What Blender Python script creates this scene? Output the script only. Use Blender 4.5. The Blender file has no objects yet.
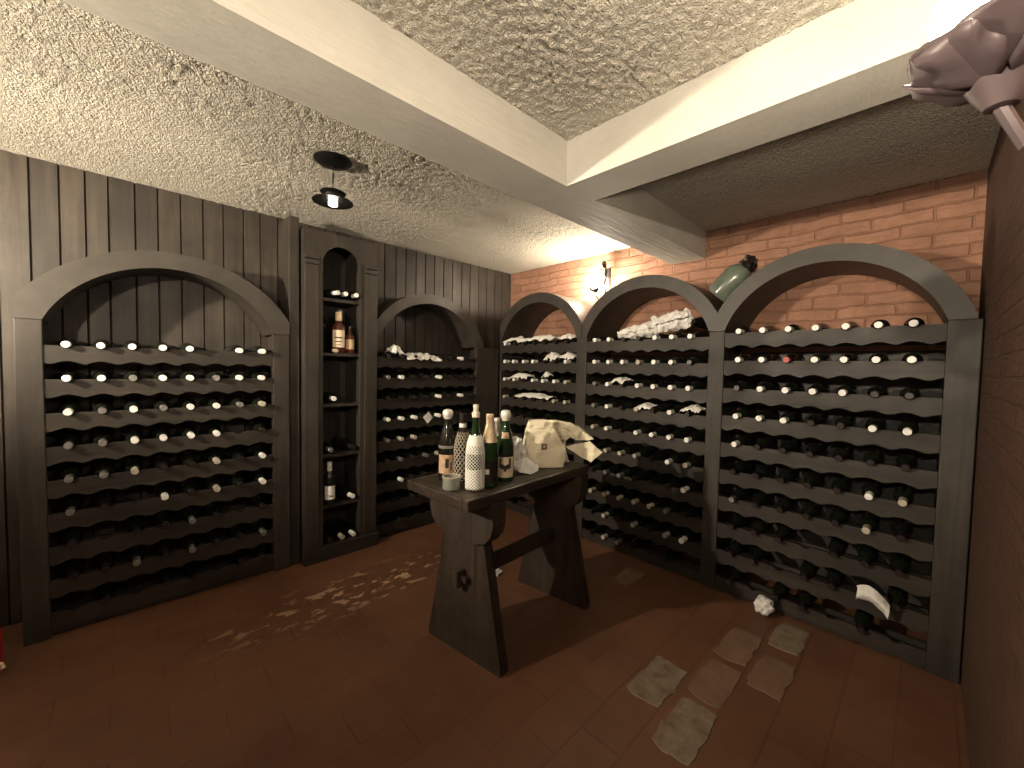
import bpy, bmesh, math, random
from mathutils import Vector, Matrix, Euler, noise
PI = math.pi
random.seed(7)
SC = bpy.context.scene
COL = SC.collection

# ------------------------------------------------------------------ materials
def new_mat(name):
    m = bpy.data.materials.new(name); m.use_nodes = True
    nt = m.node_tree
    for n in list(nt.nodes): nt.nodes.remove(n)
    out = nt.nodes.new('ShaderNodeOutputMaterial')
    b = nt.nodes.new('ShaderNodeBsdfPrincipled')
    nt.links.new(b.outputs[0], out.inputs[0])
    return m, nt, b

def N(nt, typ, **kw):
    n = nt.nodes.new(typ)
    for k, v in kw.items():
        if k.startswith('i_'):
            n.inputs[k[2:].replace('_', ' ')].default_value = v
        else:
            setattr(n, k, v)
    return n

def ramp(nt, src, stops):
    r = nt.nodes.new('ShaderNodeValToRGB')
    e = r.color_ramp.elements
    while len(e) > 1: e.remove(e[-1])
    e[0].position = stops[0][0]; e[0].color = (*stops[0][1], 1)
    for p, c in stops[1:]:
        x = e.new(p); x.color = (*c, 1)
    nt.links.new(src, r.inputs[0])
    return r

def objco(nt, scale=(1, 1, 1), rot=(0, 0, 0), loc=(0, 0, 0)):
    t = nt.nodes.new('ShaderNodeTexCoord'); mp = nt.nodes.new('ShaderNodeMapping')
    mp.inputs['Scale'].default_value = scale; mp.inputs['Rotation'].default_value = rot; mp.inputs['Location'].default_value = loc
    nt.links.new(t.outputs['Object'], mp.inputs[0])
    return mp.outputs[0]

def noise_tex(nt, co, scale, detail=4, rough=.55, dist=0):
    n = nt.nodes.new('ShaderNodeTexNoise')
    n.inputs['Scale'].default_value = scale; n.inputs['Detail'].default_value = detail
    n.inputs['Roughness'].default_value = rough; n.inputs['Distortion'].default_value = dist
    nt.links.new(co, n.inputs['Vector'])
    return n.outputs['Fac']

def bump(nt, b, h, strength=.5, dist=.01, prev=None):
    bp = nt.nodes.new('ShaderNodeBump')
    bp.inputs['Strength'].default_value = strength; bp.inputs['Distance'].default_value = dist
    nt.links.new(h, bp.inputs['Height'])
    if prev is not None: nt.links.new(prev, bp.inputs['Normal'])
    nt.links.new(bp.outputs[0], b.inputs['Normal'])
    return bp.outputs[0]

def mixc(nt, fac, a, c, mode='MIX'):
    m = nt.nodes.new('ShaderNodeMix'); m.data_type = 'RGBA'; m.blend_type = mode
    for s, v in ((m.inputs[0], fac), (m.inputs[6], a), (m.inputs[7], c)):
        if hasattr(v, 'node'): nt.links.new(v, s)
        elif isinstance(v, (int, float)): s.default_value = v
        else: s.default_value = (*v, 1)
    return m.outputs[2]

def math_node(nt, op, a, c=None, clamp=False):
    m = nt.nodes.new('ShaderNodeMath'); m.operation = op; m.use_clamp = clamp
    for s, v in ((m.inputs[0], a), (m.inputs[1], c)):
        if v is None: continue
        if hasattr(v, 'node'): nt.links.new(v, s)
        else: s.default_value = v
    return m.outputs[0]

def plain(name, col, rough=.5, metal=0, var=.25, scale=18, bstr=0, spec=.5):
    m, nt, b = new_mat(name)
    co = objco(nt)
    f = noise_tex(nt, co, scale)
    lo = tuple(max(0, c*(1-var)) for c in col); hi = tuple(min(1, c*(1+var*.6)) for c in col)
    r = ramp(nt, f, [(.3, lo), (.7, hi)])
    nt.links.new(r.outputs[0], b.inputs['Base Color'])
    b.inputs['Roughness'].default_value = rough; b.inputs['Metallic'].default_value = metal
    b.inputs['Specular IOR Level'].default_value = spec
    if bstr: bump(nt, b, f, bstr, .004)
    return m

def wood(name, lo, hi, axis='z', rough=.55, scale=1.0, bstr=.25):
    m, nt, b = new_mat(name)
    s = {'x': (1.6, 28, 28), 'y': (28, 1.6, 28), 'z': (28, 28, 1.6)}[axis]
    co = objco(nt, tuple(v*scale for v in s))
    g = noise_tex(nt, co, 1.0, 6, .62, .6)
    co2 = objco(nt)
    st = noise_tex(nt, co2, 3.2, 4, .6)
    r = ramp(nt, g, [(.28, lo), (.72, hi)])
    r2 = ramp(nt, st, [(.3, (.5, .48, .45)), (.75, (1.25, 1.2, 1.14))])
    c = mixc(nt, 1.0, r.outputs[0], r2.outputs[0], 'MULTIPLY')
    nt.links.new(c, b.inputs['Base Color'])
    rr = ramp(nt, st, [(.3, (rough+.1,)*3), (.8, (rough-.12,)*3)])
    nt.links.new(rr.outputs[0], b.inputs['Roughness'])
    bump(nt, b, g, bstr, .003)
    return m

M = {}
M['rack'] = wood('dark_stained_wood', (0.0232, 0.0191, 0.0151), (0.0580, 0.0481, 0.0377), 'z')
M['rack_u'] = wood('dark_stained_wood_rail', (.0185, .0148, .0113), (.046, .0372, .0285), 'x')
M['rack_arch'] = plain('dark_stained_arch', (0.0464, 0.0394, 0.0313), .5, 0, .3, 9, .15)
M['board'] = wood('panelling_wood', (0.0261, 0.0215, 0.0174), (0.0696, 0.0580, 0.0464), 'z', .5)
def board_tones():
    nt = M['board'].node_tree; b = [n for n in nt.nodes if n.type == 'BSDF_PRINCIPLED'][0]
    at = nt.nodes.new('ShaderNodeAttribute'); at.attribute_name = 'tone'
    r = ramp(nt, at.outputs['Fac'], [(0, (.66, .66, .66)), (1, (1.28, 1.26, 1.22))])
    src = b.inputs['Base Color'].links[0].from_socket
    nt.links.new(mixc(nt, 1.0, src, r.outputs[0], 'MULTIPLY'), b.inputs['Base Color'])
board_tones()
M['table'] = wood('table_wood', (.022, .016, .012), (.075, .056, .042), 'x', .42, 1, .4)
M['table_leg'] = wood('table_leg_wood', (.02, .014, .01), (.075, .054, .04), 'z', .55, .8, .5)
M['glass_dark'] = plain('dark_bottle_glass', (.010, .012, .008), .09, 0, .2, 5, 0, .6)
M['glass_green'] = plain('green_bottle_glass', (.012, .035, .012), .07, 0, .3, 5, 0, .7)
M['glass_amber'] = plain('amber_bottle_glass', (.075, .022, .012), .08, 0, .3, 5, 0, .7)
M['glass_grey'] = plain('grey_green_glass', (.16, .19, .15), .22, 0, .35, 9, 0, .6)
M['cap_white'] = plain('white_foil', (.95, .93, .88), .38, 0, .04, 60)
M['cap_cream'] = plain('dim_cream_foil', (.5, .45, .36), .42, 0, .15, 60)  # darker tone also stands in for dimly lit white caps
M['cap_grey'] = plain('grey_foil', (.45, .44, .42), .3, .7, .2, 60)
M['cap_red'] = plain('red_foil', (.5, .05, .045), .35, 0, .15, 60)
M['cap_dark'] = plain('dark_foil', (.022, .015, .014), .3, 0, .3, 60)
M['cap_silver'] = plain('silver_foil', (.86, .82, .74), .4, .25, .12, 130, .6)
M['cap_gold'] = plain('gold_foil', (.85, .66, .42), .38, .35, .2, 120, .6)
M['label_cream'] = plain('cream_label', (.74, .6, .42), .6, 0, .1, 40)
M['label_white'] = plain('white_label', (.9, .88, .84), .6, 0, .05, 40)
M['label_tan'] = plain('tan_label', (.6, .4, .25), .6, 0, .3, 60)
M['mark'] = plain('dark_print', (.035, .028, .022), .6)
M['cork'] = plain('cork', (.78, .7, .55), .8, 0, .2, 90)
M['net_white'] = plain('white_net', (.9, .88, .8), .85, 0, .08, 90, .5)
M['net_straw'] = plain('straw_net', (.36, .31, .24), .85, 0, .3, 90, .5)
M['tissue'] = plain('tissue', (.86, .83, .78), .85, 0, .06, 30, .4)
M['paper'] = plain('bag_paper', (.92, .82, .60), .8, 0, .08, 14, .3)
M['paper_in'] = plain('bag_inner_paper', (.62, .47, .36), .85, 0, .1, 14)
M['tin'] = plain('tin', (.30, .31, .27), .45, .2, .15, 20)
M['iron'] = plain('black_iron', (.012, .011, .010), .42, .3, .3, 30)
M['leafmetal'] = plain('dull_bronze_leaf', (.145, .108, .115), .42, .1, .25, 14, .3)
M['red'] = plain('red_paint', (.38, .012, .012), .3, 0, .15, 6)
M['porcelain'] = plain('white_socket', (.85, .84, .8), .4)

def emis(name, col, st):
    m, nt, b = new_mat(name)
    b.inputs['Base Color'].default_value = (.9, .88, .82, 1)
    b.inputs['Emission Color'].default_value = (*col, 1); b.inputs['Emission Strength'].default_value = st
    return m
WARM = (1.0, .86, .66)

def stucco(name, base, coarse, amount):
    m, nt, b = new_mat(name)
    co = objco(nt)
    a = noise_tex(nt, co, coarse, 6, .65, .3)
    v = nt.nodes.new('ShaderNodeTexVoronoi'); v.feature = 'SMOOTH_F1'
    v.inputs['Scale'].default_value = coarse*1.1; v.inputs['Smoothness'].default_value = .5
    wv = noise_tex(nt, co, coarse*.6, 3)
    off = nt.nodes.new('ShaderNodeVectorMath'); off.operation = 'ADD'
    sc = nt.nodes.new('ShaderNodeVectorMath'); sc.operation = 'SCALE'; sc.inputs[3].default_value = .03
    nc = nt.nodes.new('ShaderNodeTexNoise'); nc.inputs['Scale'].default_value = coarse*.7
    nt.links.new(co, nc.inputs['Vector']); nt.links.new(nc.outputs['Color'], sc.inputs[0])
    nt.links.new(co, off.inputs[0]); nt.links.new(sc.outputs[0], off.inputs[1])
    nt.links.new(off.outputs[0], v.inputs['Vector'])
    h = math_node(nt, 'SUBTRACT', math_node(nt, 'MULTIPLY', a, 1.3), math_node(nt, 'MULTIPLY', v.outputs['Distance'], .9))
    big = noise_tex(nt, co, 1.7, 4, .6)
    r = ramp(nt, big, [(.3, tuple(c*.86 for c in base)), (.7, base)])
    nt.links.new(r.outputs[0], b.inputs['Base Color'])
    b.inputs['Roughness'].default_value = .92; b.inputs['Specular IOR Level'].default_value = .15
    bump(nt, b, h, 1.0, amount)
    return m
M['ceiling'] = stucco('rough_plaster', (.82, .76, .645), 95, .010)

def beam_mat():
    m, nt, b = new_mat('painted_concrete')
    co = objco(nt); a = noise_tex(nt, co, 2.5, 6, .65)
    st = noise_tex(nt, objco(nt, (3, 3, 60)), 1, 4, .6)
    st2 = noise_tex(nt, objco(nt, (5, 40, 40)), 1, 5, .6)
    r = ramp(nt, a, [(.3, (.55, .525, .465)), (.7, (.67, .635, .565))])
    nt.links.new(r.outputs[0], b.inputs['Base Color'])
    b.inputs['Roughness'].default_value = .7
    h = math_node(nt, 'ADD', math_node(nt, 'MULTIPLY', st2, .8), math_node(nt, 'MULTIPLY', a, .5))
    bump(nt, b, h, .5, .012)
    return m
M['beam'] = beam_mat()

def brick_mat(name, lo, hi, mort, swiz, wobble, bs):
    m, nt, b = new_mat(name)
    t = nt.nodes.new('ShaderNodeTexCoord')
    sep = nt.nodes.new('ShaderNodeSeparateXYZ'); nt.links.new(t.outputs['Object'], sep.inputs[0])
    cmb = nt.nodes.new('ShaderNodeCombineXYZ')
    nt.links.new(sep.outputs[swiz], cmb.inputs[0]); nt.links.new(sep.outputs['Z'], cmb.inputs[1])
    wob = nt.nodes.new('ShaderNodeTexNoise'); wob.inputs['Scale'].default_value = 5; wob.inputs['Detail'].default_value = 3
    nt.links.new(cmb.outputs[0], wob.inputs['Vector'])
    sv = nt.nodes.new('ShaderNodeVectorMath'); sv.operation = 'SCALE'; sv.inputs[3].default_value = wobble
    nt.links.new(wob.outputs['Color'], sv.inputs[0])
    ad = nt.nodes.new('ShaderNodeVectorMath'); nt.links.new(cmb.outputs[0], ad.inputs[0]); nt.links.new(sv.outputs[0], ad.inputs[1])
    br = nt.nodes.new('ShaderNodeTexBrick'); nt.links.new(ad.outputs[0], br.inputs['Vector'])
    br.inputs['Scale'].default_value = 1; br.inputs['Brick Width'].default_value = .25; br.inputs['Row Height'].default_value = .068
    br.inputs['Mortar Size'].default_value = .007; br.inputs['Mortar Smooth'].default_value = .6; br.inputs['Bias'].default_value = .1
    br.inputs['Color1'].default_value = (*lo, 1); br.inputs['Color2'].default_value = (*hi, 1); br.inputs['Mortar'].default_value = (*mort, 1)
    co = objco(nt); f = noise_tex(nt, co, 9, 6, .65)
    r = ramp(nt, f, [(.3, (.72, .7, .68)), (.72, (1.12, 1.1, 1.08))])
    c = mixc(nt, 1.0, br.outputs['Color'], r.outputs[0], 'MULTIPLY')
    nt.links.new(c, b.inputs['Base Color']); b.inputs['Roughness'].default_value = .82
    fine = noise_tex(nt, co, 40, 4, .6)
    st = noise_tex(nt, objco(nt, (4, 4, 30)), 1.2, 5, .6, .5)
    h = math_node(nt, 'ADD', math_node(nt, 'MULTIPLY', br.outputs['Fac'], -.5), math_node(nt, 'ADD', math_node(nt, 'MULTIPLY', fine, .35), math_node(nt, 'MULTIPLY', st, .9)))
    bump(nt, b, h, bs, .018)
    return m
M['brick'] = brick_mat('painted_brick', (.37, .188, .122), (.43, .225, .148), (.345, .175, .112), 'Y', .055, .9)
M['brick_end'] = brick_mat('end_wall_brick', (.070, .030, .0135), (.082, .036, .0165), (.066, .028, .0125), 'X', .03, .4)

def floor_mat():
    m, nt, b = new_mat('painted_paver_floor')
    co = objco(nt)
    br = nt.nodes.new('ShaderNodeTexBrick')
    nt.links.new(objco(nt, loc=(.35, .165, 0)), br.inputs['Vector'])
    br.inputs['Scale'].default_value = 1; br.inputs['Brick Width'].default_value = .32; br.inputs['Row Height'].default_value = .165
    br.inputs['Mortar Size'].default_value = .006; br.inputs['Mortar Smooth'].default_value = .8
    br.inputs['Color1'].default_value = (.156, .071, .0365, 1); br.inputs['Color2'].default_value = (.170, .079, .041, 1)
    br.inputs['Mortar'].default_value = (.138, .061, .032, 1)
    f = noise_tex(nt, co, 2.2, 6, .6)
    r = ramp(nt, f, [(.3, (.75, .72, .7)), (.7, (1.15, 1.15, 1.15))])
    c = mixc(nt, 1.0, br.outputs['Color'], r.outputs[0], 'MULTIPLY')
    # worn patch: flaked paint and glints, both as pale colour, beside the table, along the panelled wall
    pc = objco(nt, (1/.95, 1/.26, 0), loc=(1.95/.95, .83/.26, 0))
    ln = nt.nodes.new('ShaderNodeVectorMath'); ln.operation = 'LENGTH'; nt.links.new(pc, ln.inputs[0])
    inside = ramp(nt, ln.outputs['Value'], [(.35, (1, 1, 1)), (1.1, (0, 0, 0))])
    fl = noise_tex(nt, objco(nt, (6, 12, 1)), 1.3, 5, .62, .3)
    flk = ramp(nt, fl, [(.548, (0, 0, 0)), (.59, (1, 1, 1))])
    mask = math_node(nt, 'MULTIPLY', inside.outputs[0], flk.outputs[0])
    c = mixc(nt, mask, c, (.62, .44, .30))
    # scattered small chips elsewhere
    ch = noise_tex(nt, objco(nt, (9, 9, 1)), 1.3, 4, .6)
    chm = ramp(nt, ch, [(.70, (0, 0, 0)), (.74, (.6, .6, .6))])
    c = mixc(nt, chm.outputs[0], c, (0.2310, 0.1320, 0.0770))
    nt.links.new(c, b.inputs['Base Color'])
    rr = ramp(nt, f, [(.3, (.55,)*3), (.7, (.38,)*3)])
    nt.links.new(rr.outputs[0], b.inputs['Roughness'])
    h = math_node(nt, 'ADD', math_node(nt, 'MULTIPLY', br.outputs['Fac'], -.25), math_node(nt, 'MULTIPLY', noise_tex(nt, co, 14, 4), .5))
    bump(nt, b, h, .5, .008)
    return m
M['floor'] = floor_mat()

def worn_mat():
    m, nt, b = new_mat('worn_grey_paver')
    co = objco(nt); f = noise_tex(nt, co, 16, 6, .7)
    r = ramp(nt, f, [(.3, (0.1320, 0.0798, 0.0468)), (.48, (0.2200, 0.1650, 0.1100)), (.75, (0.3080, 0.2585, 0.1925))])
    nt.links.new(r.outputs[0], b.inputs['Base Color']); b.inputs['Roughness'].default_value = .75
    bump(nt, b, f, .6, .01)
    return m
M['worn'] = worn_mat()
def worn2_mat():
    m, nt, b = new_mat('half_worn_paver')
    co = objco(nt); f = noise_tex(nt, co, 9, 6, .7)
    r = ramp(nt, f, [(.3, (.16, .085, .05)), (.75, (.27, .17, .108))])
    nt.links.new(r.outputs[0], b.inputs['Base Color']); b.inputs['Roughness'].default_value = .7
    bump(nt, b, f, .5, .01)
    return m
M['worn2'] = worn2_mat()

# ------------------------------------------------------------------ mesh helpers
def obj(name, bm, mat, parent=None, smooth=False, loc=None):
    bmesh.ops.recalc_face_normals(bm, faces=bm.faces)
    me = bpy.data.meshes.new(name)
    bm.to_mesh(me); bm.free()
    if smooth:
        me.polygons.foreach_set('use_smooth', [True]*len(me.polygons))
        me.set_sharp_from_angle(angle=math.radians(38))
    for m in (mat if isinstance(mat, list) else [mat]): me.materials.append(m)
    o = bpy.data.objects.new(name, me); COL.objects.link(o)
    if parent: o.parent = parent
    if loc: o.location = loc
    return o

def thing(name, label, cat, loc=(0, 0, 0), rotz=0, group=None):
    o = bpy.data.objects.new(name, None); COL.objects.link(o)
    o.location = loc; o.rotation_euler = (0, 0, rotz); o.empty_display_size = .1
    return tag(o, label, cat, group)

def tag(o, label, cat, group=None):
    o['label'] = label; o['category'] = cat
    if group: o['group'] = group
    return o

def struct(o):
    o['kind'] = 'structure'; return o

def box(bm, x0, x1, y0, y1, z0, z1, bev=0, mtx=None):
    r = bmesh.ops.create_cube(bm, size=1)
    vs = r['verts']
    for v in vs:
        v.co = Vector((x0+(v.co.x+.5)*(x1-x0), y0+(v.co.y+.5)*(y1-y0), z0+(v.co.z+.5)*(z1-z0)))
    if bev:
        es = list({e for v in vs for e in v.link_edges})
        g = bmesh.ops.bevel(bm, geom=es, offset=bev, segments=2, profile=.6, affect='EDGES')
        vs = list({v for f in g['faces'] for v in f.verts} | {v for v in vs if v.is_valid})
    if mtx is not None:
        for v in vs: v.co = mtx @ v.co
    return bm

def lathe(bm, prof, n=20, mtx=None):
    rings = []
    for r, z in prof:
        if r < 1e-5: rings.append([bm.verts.new((0, 0, z))])
        else: rings.append([bm.verts.new((r*math.cos(2*PI*i/n), r*math.sin(2*PI*i/n), z)) for i in range(n)])
    for a, b in zip(rings, rings[1:]):
        for i in range(n):
            j = (i+1) % n
            if len(a) == 1 and len(b) == 1: continue
            if len(a) == 1: bm.faces.new((a[0], b[i], b[j]))
            elif len(b) == 1: bm.faces.new((a[i], a[j], b[0]))
            else: bm.faces.new((a[i], a[j], b[j], b[i]))
    if mtx is not None:
        for ring in rings:
            for v in ring: v.co = mtx @ v.co
    return bm

def prism_uz(bm, pts, y0, y1, mtx=None):
    """closed outline in the (x, z) plane, extruded along y"""
    a = [bm.verts.new((x, y0, z)) for x, z in pts]; b = [bm.verts.new((x, y1, z)) for x, z in pts]
    fa = bm.faces.new(a); fb = bm.faces.new(list(reversed(b)))
    n = len(pts)
    for i in range(n):
        bm.faces.new((a[i], b[i], b[(i+1) % n], a[(i+1) % n]))
    if mtx is not None:
        for v in a+b: v.co = mtx @ v.co
    bmesh.ops.triangulate(bm, faces=[fa, fb], ngon_method='EAR_CLIP')
    return bm

def strip_band(bm, inner, outer, y0, y1):
    """band between two polylines of equal length in (x, z), extruded along y"""
    n = len(inner)
    V = [[bm.verts.new((p[0], y, p[1])) for p in L] for L in (inner, outer) for y in (y0, y1)]
    i0, i1, o0, o1 = V
    for k in range(n-1):
        bm.faces.new((i0[k], i0[k+1], o0[k+1], o0[k])); bm.faces.new((i1[k], o1[k], o1[k+1], i1[k+1]))
        bm.faces.new((i0[k], i1[k], i1[k+1], i0[k+1])); bm.faces.new((o0[k], o0[k+1], o1[k+1], o1[k]))
    for k in (0, n-1): bm.faces.new((i0[k], o0[k], o1[k], i1[k]))
    return bm

def tube(bm, path, rad, n=8, cap=True):
    path = [Vector(p) for p in path]; rings = []
    up = Vector((0, 0, 1))
    for i, p in enumerate(path):
        d = (path[min(i+1, len(path)-1)]-path[max(i-1, 0)]).normalized()
        a = d.cross(up)
        if a.length < 1e-3: a = d.cross(Vector((1, 0, 0)))
        a.normalize(); b = d.cross(a)
        r = rad[i] if isinstance(rad, (list, tuple)) else rad
        rings.append([bm.verts.new(p+a*r*math.cos(2*PI*k/n)+b*r*math.sin(2*PI*k/n)) for k in range(n)])
    for A, B in zip(rings, rings[1:]):
        for k in range(n): bm.faces.new((A[k], A[(k+1) % n], B[(k+1) % n], B[k]))
    if cap: bm.faces.new(rings[0]); bm.faces.new(list(reversed(rings[-1])))
    return bm

def jitter(bm, amt, freq, seed=0):
    for v in bm.verts:
        q = v.co*freq+Vector((seed*7.3, seed*3.1, seed*1.7))
        v.co += Vector((noise.noise(q), noise.noise(q+Vector((31, 7, 3))), noise.noise(q+Vector((5, 53, 17)))))*amt
    return bm

def solidify(o, t, off=0):
    s = o.modifiers.new('thickness', 'SOLIDIFY'); s.thickness = t; s.offset = off

# ------------------------------------------------------------------ camera
CAMP = Vector((-3.01584, -3.15946, 1.35))
def make_camera():
    pit, roll, yaw, f = .0415999, .0196022, .8018857, 401.474
    F = Vector((math.cos(yaw)*math.cos(pit), math.sin(yaw)*math.cos(pit), -math.sin(pit)))
    R = Vector((math.sin(yaw), -math.cos(yaw), 0)); U = R.cross(F)
    R2 = R*math.cos(roll)+U*math.sin(roll); U2 = -R*math.sin(roll)+U*math.cos(roll)
    cd = bpy.data.cameras.new('camera'); cd.sensor_fit = 'HORIZONTAL'; cd.sensor_width = 36; cd.lens = f/1024*36
    cd.clip_start = .02
    c = bpy.data.objects.new('camera', cd); COL.objects.link(c)
    m = Matrix((R2, U2, -F)).transposed().to_4x4(); m.translation = CAMP
    c.matrix_world = m
    SC.camera = c
make_camera()
def facing(x, y):
    return math.atan2(CAMP.y-y, CAMP.x-x)

# ------------------------------------------------------------------ room shell
H, X0, Y0 = 2.352, -5.6, -3.32
def slab(name, mat, a):
    bm = bmesh.new(); box(bm, *a)
    return struct(obj(name, bm, mat))
def build_floor():
    bm = bmesh.new(); box(bm, X0-.1, .1, Y0-.1, .1, -.06, 0)
    worn = [((-1.51, -1.215), (-2.475, -2.325), 1), ((-1.655, -1.36), (-2.655, -2.51), 1),
            ((-1.325, -1.04), (-2.645, -2.505), 2), ((-1.0, -.71), (-2.64, -2.50), 2),
            ((-1.10, -.82), (-2.80, -2.665), 2), ((-.73, -.47), (-2.795, -2.665), 1),
            ((-.78, -.55), (-1.92, -1.80), 2)]
    for k, ((xa, xb), (ya, yb), mi) in enumerate(worn):
        pts = []
        for (p, q) in (((xa, ya), (xb, ya)), ((xb, ya), (xb, yb)), ((xb, yb), (xa, yb)), ((xa, yb), (xa, ya))):
            for t in range(9):
                s = t/9; x = p[0]+(q[0]-p[0])*s; y = p[1]+(q[1]-p[1])*s
                x += .016*noise.noise(Vector((x*17, y*17, k))); y += .016*noise.noise(Vector((x*17, y*17, k+40)))
                cx, cy = (xa+xb)/2, (ya+yb)/2
                rx, ry = (x-cx)/((xb-xa)/2), (y-cy)/((yb-ya)/2)
                sh = 1-.06*max(0, abs(rx)+abs(ry)-1.4)/.6
                pts.append((cx+(x-cx)*sh, cy+(y-cy)*sh))
        lo = [bm.verts.new((x, y, 0)) for x, y in pts]; hi = [bm.verts.new((x*.985+.015*(xa+xb)/2, y*.985+.015*(ya+yb)/2, .003)) for x, y in pts]
        n = len(pts)
        f = bm.faces.new(hi); f.material_index = mi
        for i in range(n):
            g = bm.faces.new((lo[i], lo[(i+1) % n], hi[(i+1) % n], hi[i])); g.material_index = mi
    struct(obj('floor', bm, [M['floor'], M['worn'], M['worn2']]))
build_floor()
def build_ceiling():
    bm = bmesh.new(); box(bm, X0-.1, .1, Y0-.1, .1, H+.012, H+.09)
    def relief(x0, x1, y0, y1, st, k):
        nx, ny = int((x1-x0)/st), int((y1-y0)/st)
        g = []
        for i in range(nx+1):
            x = x0+(x1-x0)*i/nx; row = []
            for j in range(ny+1):
                y = y0+(y1-y0)*j/ny
                a = noise.noise(Vector((x*48, y*48, 1))); c = noise.noise(Vector((x*105, y*105, 7)))
                m = .6+.7*max(0, noise.noise(Vector((x*2.3, y*2.3, 3)))+.45)
                h = k*m*(.0075*a+.005*c) if 0 < i < nx and 0 < j < ny else 0
                row.append(bm.verts.new((x, y, H+h+.002*noise.noise(Vector((x*3, y*3, 9))))))
            g.append(row)
        for i in range(nx):
            for j in range(ny):
                bm.faces.new((g[i][j], g[i][j+1], g[i+1][j+1], g[i+1][j])).smooth = True
    relief(-3.30, -1.585, Y0-.01, -2.0, .0075, 1.35)
    relief(-4.35, .01, -1.775, .02, .0125, 1.0)
    relief(-1.39, .01, Y0-.01, -2.0, .0125, 1.1)
    struct(obj('ceiling', bm, M['ceiling']))
build_ceiling()
slab('wall_brick', M['brick'], (0, .12, Y0-.12, .12, -.06, H+.08))
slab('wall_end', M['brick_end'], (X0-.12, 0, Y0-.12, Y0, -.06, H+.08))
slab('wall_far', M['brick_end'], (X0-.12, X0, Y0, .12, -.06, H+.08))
slab('ceiling_beam', M['beam'], (X0, 0, -2.012, -1.766, 2.156, H))
slab('ceiling_beam', M['beam'], (-1.594, -1.38, Y0, -2.012, 2.156, H))

def build_panelling():
    bm = bmesh.new()
    x = X0; rnd = random.Random(3)
    pts = [(X0, .1)]
    while x < -.005:
        w = .098+rnd.uniform(-.012, .012); x1 = min(x+w, 0); g = .005
        pts += [(x, .012), (x+g, 0), (x1-g, 0), (x1, .012)]
        x = x1
    pts += [(0, .1)]
    bot = [bm.verts.new((a, b, 0)) for a, b in pts]; top = [bm.verts.new((a, b, H)) for a, b in pts]
    tone = bm.faces.layers.float.new('tone')
    for i in range(len(pts)-1):
        f = bm.faces.new((bot[i], bot[i+1], top[i+1], top[i])); f[tone] = random.Random((i-1)//4+5).random()
    bm.faces.new((bot[0], top[0], top[-1], bot[-1]))
    f = bm.faces.new(bot); g = bm.faces.new(list(reversed(top)))
    bmesh.ops.triangulate(bm, faces=[f, g])
    struct(obj('wall_panelled', bm, M['board']))
build_panelling()

# ------------------------------------------------------------------ bottles
P_BORD = [(0, .006), (.026, .004), (.0345, 0), (.0365, .004), (.037, .012), (.037, .182), (.0355, .196), (.030, .209), (.0215, .222),
          (.0162, .236), (.0146, .25), (.0142, .276), (.0152, .278), (.0152, .289), (0, .289)]
P_BURG = [(0, .006), (.026, .004), (.036, 0), (.0385, .005), (.039, .014), (.039, .14), (.037, .16), (.031, .187), (.0235, .212),
          (.0175, .235), (.0148, .252), (.0142, .276), (.0152, .278), (.0152, .289), (0, .289)]
P_CHAMP = [(0, .008), (.03, .005), (.040, 0), (.0435, .006), (.044, .016), (.044, .155), (.0425, .172), (.037, .198), (.0285, .228),
           (.0205, .258), (.0165, .282), (.0155, .300), (.017, .302), (.017, .318), (0, .318)]
P_CAP = [(.0162, .234), (.0162, .237), (.0156, .252), (.0155, .288), (.0160, .2895), (.0160, .2955), (.0145, .2972), (0, .2972)]
ME = {}
def bottle_mesh(kind, prof, mat, n=18):
    bm = bmesh.new(); lathe(bm, prof, n)
    o = obj('tmp', bm, mat, smooth=True); me = o.data; bpy.data.objects.remove(o); ME[kind] = me; me.name = kind
bottle_mesh('bordeaux', P_BORD, M['glass_dark']); bottle_mesh('burgundy', P_BURG, M['glass_dark'])
for k in ('white', 'cream', 'grey', 'red', 'dark'): bottle_mesh('cap_'+k, P_CAP, M['cap_'+k], 16)
def bulge_cap():
    bm = bmesh.new(); lathe(bm, [(.0172, .205), (.0175, .232), (.0165, .25), (.0162, .29), (.0170, .2925), (.0170, .299), (.015, .301), (0, .301)], 16)
    o = obj('tmp', bm, M['cap_white'], smooth=True); me = o.data; bpy.data.objects.remove(o); ME['cap_long'] = me
bulge_cap()

PROTO = {}
def wine_bottle(label, capkind, shape, mtx, group):
    key = (capkind, shape)
    if key not in PROTO:
        b = bpy.data.objects.new('wine_bottle', ME[shape]); COL.objects.link(b)
        c = bpy.data.objects.new('capsule', ME['cap_'+capkind]); COL.objects.link(c); c.parent = b
        PROTO[key] = b
    else:
        src = PROTO[key]
        b = src.copy(); COL.objects.link(b)
        for ch in list(src.children):
            c = ch.copy(); COL.objects.link(c); c.parent = b
    b.matrix_world = mtx
    tag(b, label, 'bottle', group)
    return b

ORD = ['first', 'second', 'third', 'fourth', 'fifth', 'sixth', 'seventh', 'eighth', 'ninth', 'tenth']
CAPN = {'W': ('white', 'white-capped'), 'w': ('cream', 'dim-cream-capped'), 'g': ('grey', 'grey-capped'), 'R': ('red', 'red-capped'),
        'D': ('dark', 'dark-capped'), 'L': ('long', 'long white-capped')}

# ------------------------------------------------------------------ arched racks
def arc_pts(cx, half, zs, rise, n):
    R = (half*half+rise*rise)/(2*rise); cz = zs+rise-R
    a = math.asin(min(1, half/R)) if rise <= half else PI-math.asin(half/R)
    return [(cx+R*math.sin(-a+2*a*i/n), cz+R*math.cos(-a+2*a*i/n)) for i in range(n+1)], R, cz

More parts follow.
